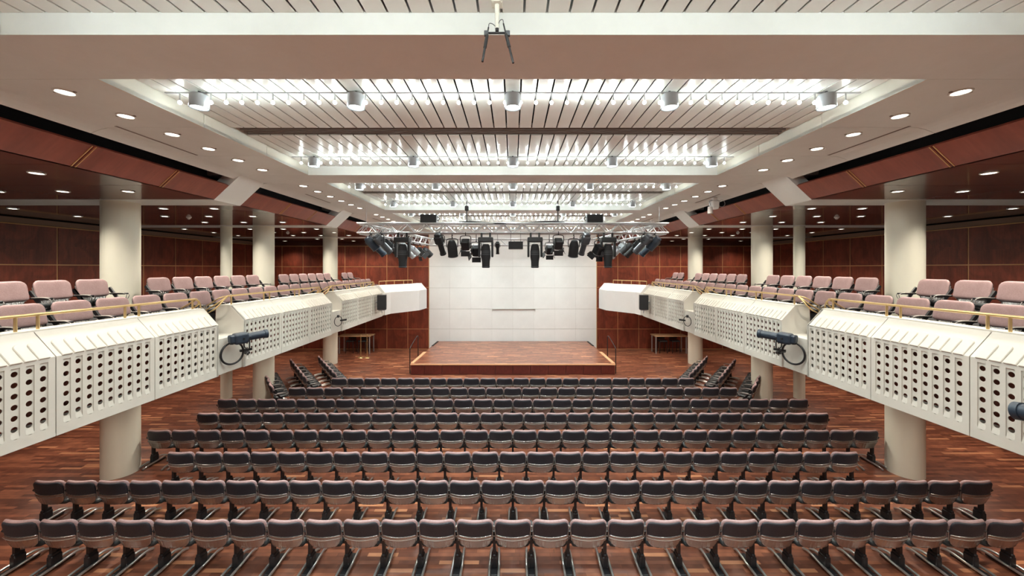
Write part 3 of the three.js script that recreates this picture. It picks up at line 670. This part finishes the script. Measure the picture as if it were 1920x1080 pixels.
function profile(x, y, d, label, tilt, yaw, mat = M.blackMatt, k = 1, group = 'profile spots on the truss', up = 1) {
  const t = thing('profile_spotlight', label, 'stage light', [x, y, -d], yaw, group); t.scale.setScalar(k);
  obj('clamp', up > 0 ? clampGeo : clampGeo.clone().rotateZ(Math.PI), M.black, t); hanger(t, y, k);
  obj('yoke', tube([V(-0.15, -0.32 * up, 0), V(-0.15, -0.12 * up, 0), V(-0.13, -0.085 * up, 0), V(0.13, -0.085 * up, 0), V(0.15, -0.12 * up, 0), V(0.15, -0.32 * up, 0)], 0.013, 24, 6), M.black, t);
  const b = obj('lamp_house', join([rbox(0.25, 0.24, 0.28, 0.06, 0, 0, 0.12), rbox(0.2, 0.18, 0.1, 0.04, 0, 0.01, 0.28)]), mat, t);
  b.position.set(0, -0.32 * up, 0); b.rotation.x = -tilt;
  obj('lens_tube', join([cyl(0.085, 0.085, 0.4, 0, 0, 0, 20).rotateX(Math.PI / 2).translate(0, 0, -0.2), cyl(0.098, 0.098, 0.06, 0, 0, 0, 20).rotateX(Math.PI / 2).translate(0, 0, -0.37), rbox(0.21, 0.05, 0.06, 0.01, 0, 0, -0.03)]), mat, b);
  obj('lens', cyl(0.08, 0.08, 0.01, 0, 0, 0, 20).rotateX(Math.PI / 2).translate(0, 0, -0.4), M.silver, b);
  obj('knob', join([cyl(0.02, 0.02, 0.04, 0, 0, 0, 10).rotateZ(Math.PI / 2).translate(0.14, 0, 0.1), cyl(0.02, 0.02, 0.04, 0, 0, 0, 10).rotateZ(Math.PI / 2).translate(-0.14, 0, 0.1)]), M.black, b);
  return t;
}
const px = (x, d) => (x - 961.5) * d / F;
[[755, 'leftmost'], [911, 'left of middle'], [1003, 'right of middle'], [1140, 'rightmost']].forEach(([x, w]) => movingHead(px(x, D_F), Y_T0 - 0.02, D_F, `${w} of the four large black moving heads on the front truss`));
const HANG = Y_T0;
const hanger = (t, y, k) => { if (Y_T0 - y > 0.02 && y > 4.9) obj('hanger', bar(V(0, 0, 0), V(0, (Y_T0 - y) / k, 0), 0.012), M.black, t); };
profile(px(825, D_F), HANG, D_F, 'black profile spot left of the barrel lamp on the front truss', 1.0, -0.3);
parCan(px(848, D_F), HANG - 0.1, D_F, 'black barrel lamp on the left half of the front truss', 1.2, -0.1, M.blackMatt, 1.15);
fresnel(px(873, D_F), HANG - 0.02, D_F, 'black fresnel lamp left of the left middle moving head', 0.95, -0.1);
fresnel(px(893, D_B), HANG - 0.2, D_B, 'black fresnel lamp half hidden behind the left middle moving head', 1.0, 0.25);
fresnel(px(1030, D_B), HANG - 0.22, D_B, 'small black fresnel lamp just right of the right middle moving head', 1.0, 0.2, M.black, 0.85);
fresnel(px(1047, D_F), HANG, D_F, 'black fresnel lamp with square yoke, right half of the front truss', 0.95, 0.1);
parCan(px(1076, D_F), HANG - 0.1, D_F, 'black barrel lamp on the right half of the front truss', 1.2, 0.1, M.blackMatt, 1.15);
profile(px(1096, D_F), HANG, D_F, 'profile spot right of the barrel lamp on the front truss', 1.0, 0.3, M.grey);
fresnel(px(1122, D_F), HANG - 0.18, D_F, 'black fresnel lamp left of the rightmost moving head', 1.0, 0.6);
profile(px(933, D_B), HANG - 0.25, D_B, 'little lamp hanging by the centre speaker', 1.4, 0, M.black, 0.55);
for (const [s, side] of SIDES) {
  const along = q => [s * (4.7 - 0.75 * q - 0.145), D_TR + 0.2 + 5.98 * q];
  const items = [[0.06, 'p', M.navyMetal], [0.16, 'c', M.silver], [0.26, 'p', M.blackMatt], [0.36, 'c', M.blackMatt], [0.48, 'p', M.silver], [0.6, 'c', M.silver], [0.72, 'f', M.black], [0.86, 'c', M.blackMatt]];
  items.forEach(([q, k, m], i) => {
    const [x, d] = along(q), lab = `${k === 'p' ? 'profile spot' : k === 'c' ? 'barrel lamp' : 'fresnel lamp'} aimed inwards, ${ord(i + 1)} nearest on the ${side} side truss`, yaw = s < 0 ? -0.9 : 0.9;
    (k === 'p' ? profile : k === 'c' ? parCan : fresnel)(x, HANG, d, lab, 0.75, yaw, m, 1.1, `lamps on the ${side} side truss`);
  });
  [[4.35, 'outer'], [4.02, 'inner']].forEach(([x, w], i) => (i ? profile : parCan)(s * x, HANG, D_F, `${w} ${i ? 'dark profile spot' : 'dark barrel lamp'} at the ${side} end of the front truss`, 0.8, s < 0 ? -0.8 : 0.8, i ? M.grey : M.navyMetal, 1, 'lamps at the ends of the front truss'));
}
function speaker(name, label, w, h, d, pos, turn, bracket) {
  const t = thing(name, label, 'speaker', pos, turn);
  obj('cabinet', rbox(w, h, d, 0.012, 0, h / 2, 0), M.black, t);
  obj('front_mesh', rbox(w - 0.03, h - 0.03, 0.012, 0.004, 0, h / 2, d / 2 + 0.002), M.blackMatt, t);
  if (bracket) bracket(t);
}
speaker('speaker', 'black wide speaker standing on the left half of the front truss', 0.5, 0.25, 0.3, [px(805, D_TR), Y_T1 + 0.03, -D_TR], 0, t => obj('handle', flat(new THREE.TorusGeometry(0.05, 0.012, 6, 12).translate(0.26, 0.13, 0)), M.black, t));
speaker('speaker', 'black wide speaker standing on the right half of the front truss', 0.5, 0.25, 0.3, [px(1114, D_TR), Y_T1 + 0.03, -D_TR], 0, t => obj('handle', flat(new THREE.TorusGeometry(0.05, 0.012, 6, 12).translate(-0.26, 0.13, 0)), M.black, t));
speaker('speaker', 'dark wide centre speaker hanging under the front truss', 0.44, 0.23, 0.3, [px(967, D_F), 4.985, -D_F], 0, t => { for (const q of [-0.15, 0.15]) obj('hanger', bar(V(q, 0.22, 0), V(q, 0.55, 0), 0.008, 6), M.black, t); });
tag(obj('cable', [tube([V(-2.1, 5.81, -11.55), V(-1.2, 5.83, -11.5), V(-0.4, 5.77, -11.44), V(0.3, 5.80, -11.5), V(1.1, 5.84, -11.5), V(1.9, 5.81, -11.55)], 0.022, 40, 6)], M.black), 'black cable lying along the top of the front truss', 'cable');
for (const [s, side] of SIDES) speaker('speaker', `black upright speaker hung on the ${side} balcony front near the stage`, 0.36, 0.62, 0.32, [s * 5.52, 2.66, -15.75], s < 0 ? 0.25 : -0.25, t => obj('bracket', [box(0.26, 0.03, 0.2, 0, -0.02, 0), bar(V(0, -0.02, 0), V(0, -0.16, -0.02), 0.015), beamBox(V(0, 0.3, -0.1), V(s * 0.3, 0.3, -0.16), 0.04, 0.04)], M.silver, t));

// beams that wash the white wall, from the fresnel lamps on the truss
{
  const lampAt = [[-1.46, -0.9], [-1.15, -2.9], [1.15, 2.9], [1.43, 0.9]];
  for (const [x, tx] of lampAt) { const g = thing('stage_wash', `fresnel lamp above the stage washing the white wall, aimed ${tx < -2 ? 'far left' : tx < 0 ? 'left' : tx > 2 ? 'far right' : 'right'}`, 'stage light', [x * 1.6, HANG, -17.655], 0, 'wall wash lamps on the rear truss');
    obj('clamp', clampGeo, M.black, g);
    const b = obj('body', rbox(0.24, 0.22, 0.26, 0.04, 0, -0.22, 0), M.black, g);
    obj('lens', cyl(0.09, 0.09, 0.01, 0, -0.335, 0, 20), M.glowCan, b);
    spot(g, 0, -0.36, 0, tx - x * 1.6, -2.2, -2.6, POWER.stage, 0.85, NEUTRAL, 0.9, 5); }
}

// lamps, hoops and small fittings on the balcony fronts
for (const [s, side] of SIDES) {
  const d = C(0) + SEC + 0.33;                                       // first gap
  const t = profile(s * 5.55, 2.66, d + 0.1, `navy profile spotlight clamped on the ${side} balcony front beside a dark hoop`, -0.06, s < 0 ? -0.62 : 0.62, M.navyMetal, 0.95, 'spotlights on the balcony fronts', -1);
  obj('mount_arm', [bar(V(-0.08, 0.0, 0), V(0.2, -0.02, 0.05), 0.02), rbox(0.12, 0.06, 0.1, 0.02, 0, -0.02, 0)], M.black, t);
  [[d - 0.05, 0.22, 'large dark', 'first'], [C(1) + SEC + 0.3, 0.16, 'thin dark', 'second']].forEach(([dd, r, w, q]) => {
    const h = thing('fixing_hoop', `${w} steel hoop in the ${q} gap of the ${side} balcony front`, 'hoop', [s * 5.74, 2.66, -dd], 0, 'hoops on the balcony fronts');
    obj('hoop', flat(new THREE.TorusGeometry(r, r > 0.2 ? 0.02 : 0.011, 8, 36).rotateY(Math.PI / 2 + s * 0.35)), M.black, h);
    obj('clamp', [beamBox(V(0, 0, -r), V(-s * 0.1, 0, -r - 0.2), 0.05, 0.05), box(0.06, 0.08, 0.06, 0, r, 0)], M.black, h);
  });
}
profile(5.62, 3.2, 3.75, 'navy profile spotlight hanging before the nearest parapet at the right edge', 0.15, 0.1, M.navyMetal, 1.0, 'spotlights on the balcony fronts');
for (const [x, y, d, w] of [[5.45, 6.27, 10.1, 'nearer'], [5.3, 6.2, 14.2, 'farther']]) {
  const t = thing('effect_light', `${w} small white swivelling projector under the right soffit edge`, 'stage light', [x, y, -d], 0, 'white projectors under the right soffit');
  obj('mount', rbox(0.12, 0.08, 0.12, 0.02, 0, 0.0, 0), M.white, t);
  obj('yoke', tube([V(-0.12, -0.16, 0), V(-0.12, -0.05, 0), V(0.12, -0.05, 0), V(0.12, -0.16, 0)], 0.014, 20, 6), M.silver, t);
  const b = obj('body', rbox(0.2, 0.24, 0.2, 0.05, 0, -0.16, 0), M.white, t); obj('snout', cyl(0.06, 0.07, 0.18, -0.12, -0.3, 0.02, 16), M.white, b);
  obj('cable_loop', flat(new THREE.TorusGeometry(0.09, 0.008, 6, 20).translate(0.2, -0.12, 0)), M.steel, t);
}
// pair of microphones on a post, close overhead
{
  const d = 2.96, t = thing('microphone_pair', 'pair of long black microphones on a cream post hanging from the ceiling', 'microphones', [px(932, d), Y_SLAT, -d]);
  obj('ceiling_plate', [rbox(0.09, 0.012, 0.09, 0.003, 0, -0.006, 0), ...[[-1, -1], [1, -1], [-1, 1], [1, 1]].map(([a, b]) => cyl(0.005, 0.005, 0.006, a * 0.033, -0.014, b * 0.033, 8))], M.coffer, t);
  obj('post', cyl(0.017, 0.017, 0.2, 0, -0.1, 0, 14), M.coffer, t);
  obj('hub', [cyl(0.014, 0.014, 0.03, 0, -0.205, 0, 12)], M.black, t);
  obj('cross_bar', bar(V(-0.1, -0.235, 0), V(0.1, -0.235, 0), 0.009, 8), M.black, t);
  for (const [x0, x1, y0, y1] of [[-0.068, -0.112, -0.19, -0.49], [0.05, 0.128, -0.16, -0.5]]) {
    const a = V(x0, y0, 0), b = V(x1, y1, 0.05), q = k => a.clone().lerp(b, k);
    const m = obj('microphone', [bar(a, q(0.3), 0.006, 8), bar(q(0.28), q(0.6), 0.013, 10), bar(q(0.6), b, 0.009, 10)], M.black, t);
    obj('holder', rbox(0.035, 0.04, 0.03, 0.006, x0 < 0 ? -0.085 : 0.085, -0.24, 0), M.grey, m);
    obj('cable', tube([a, V(x0 * 0.9, y0 + 0.03, 0), V(x0 * 0.5, y0 + 0.02, 0.01), V(0, -0.2, 0.005)], 0.003, 16, 5), M.grey, m);
  }
}

renderer.render(scene, camera);
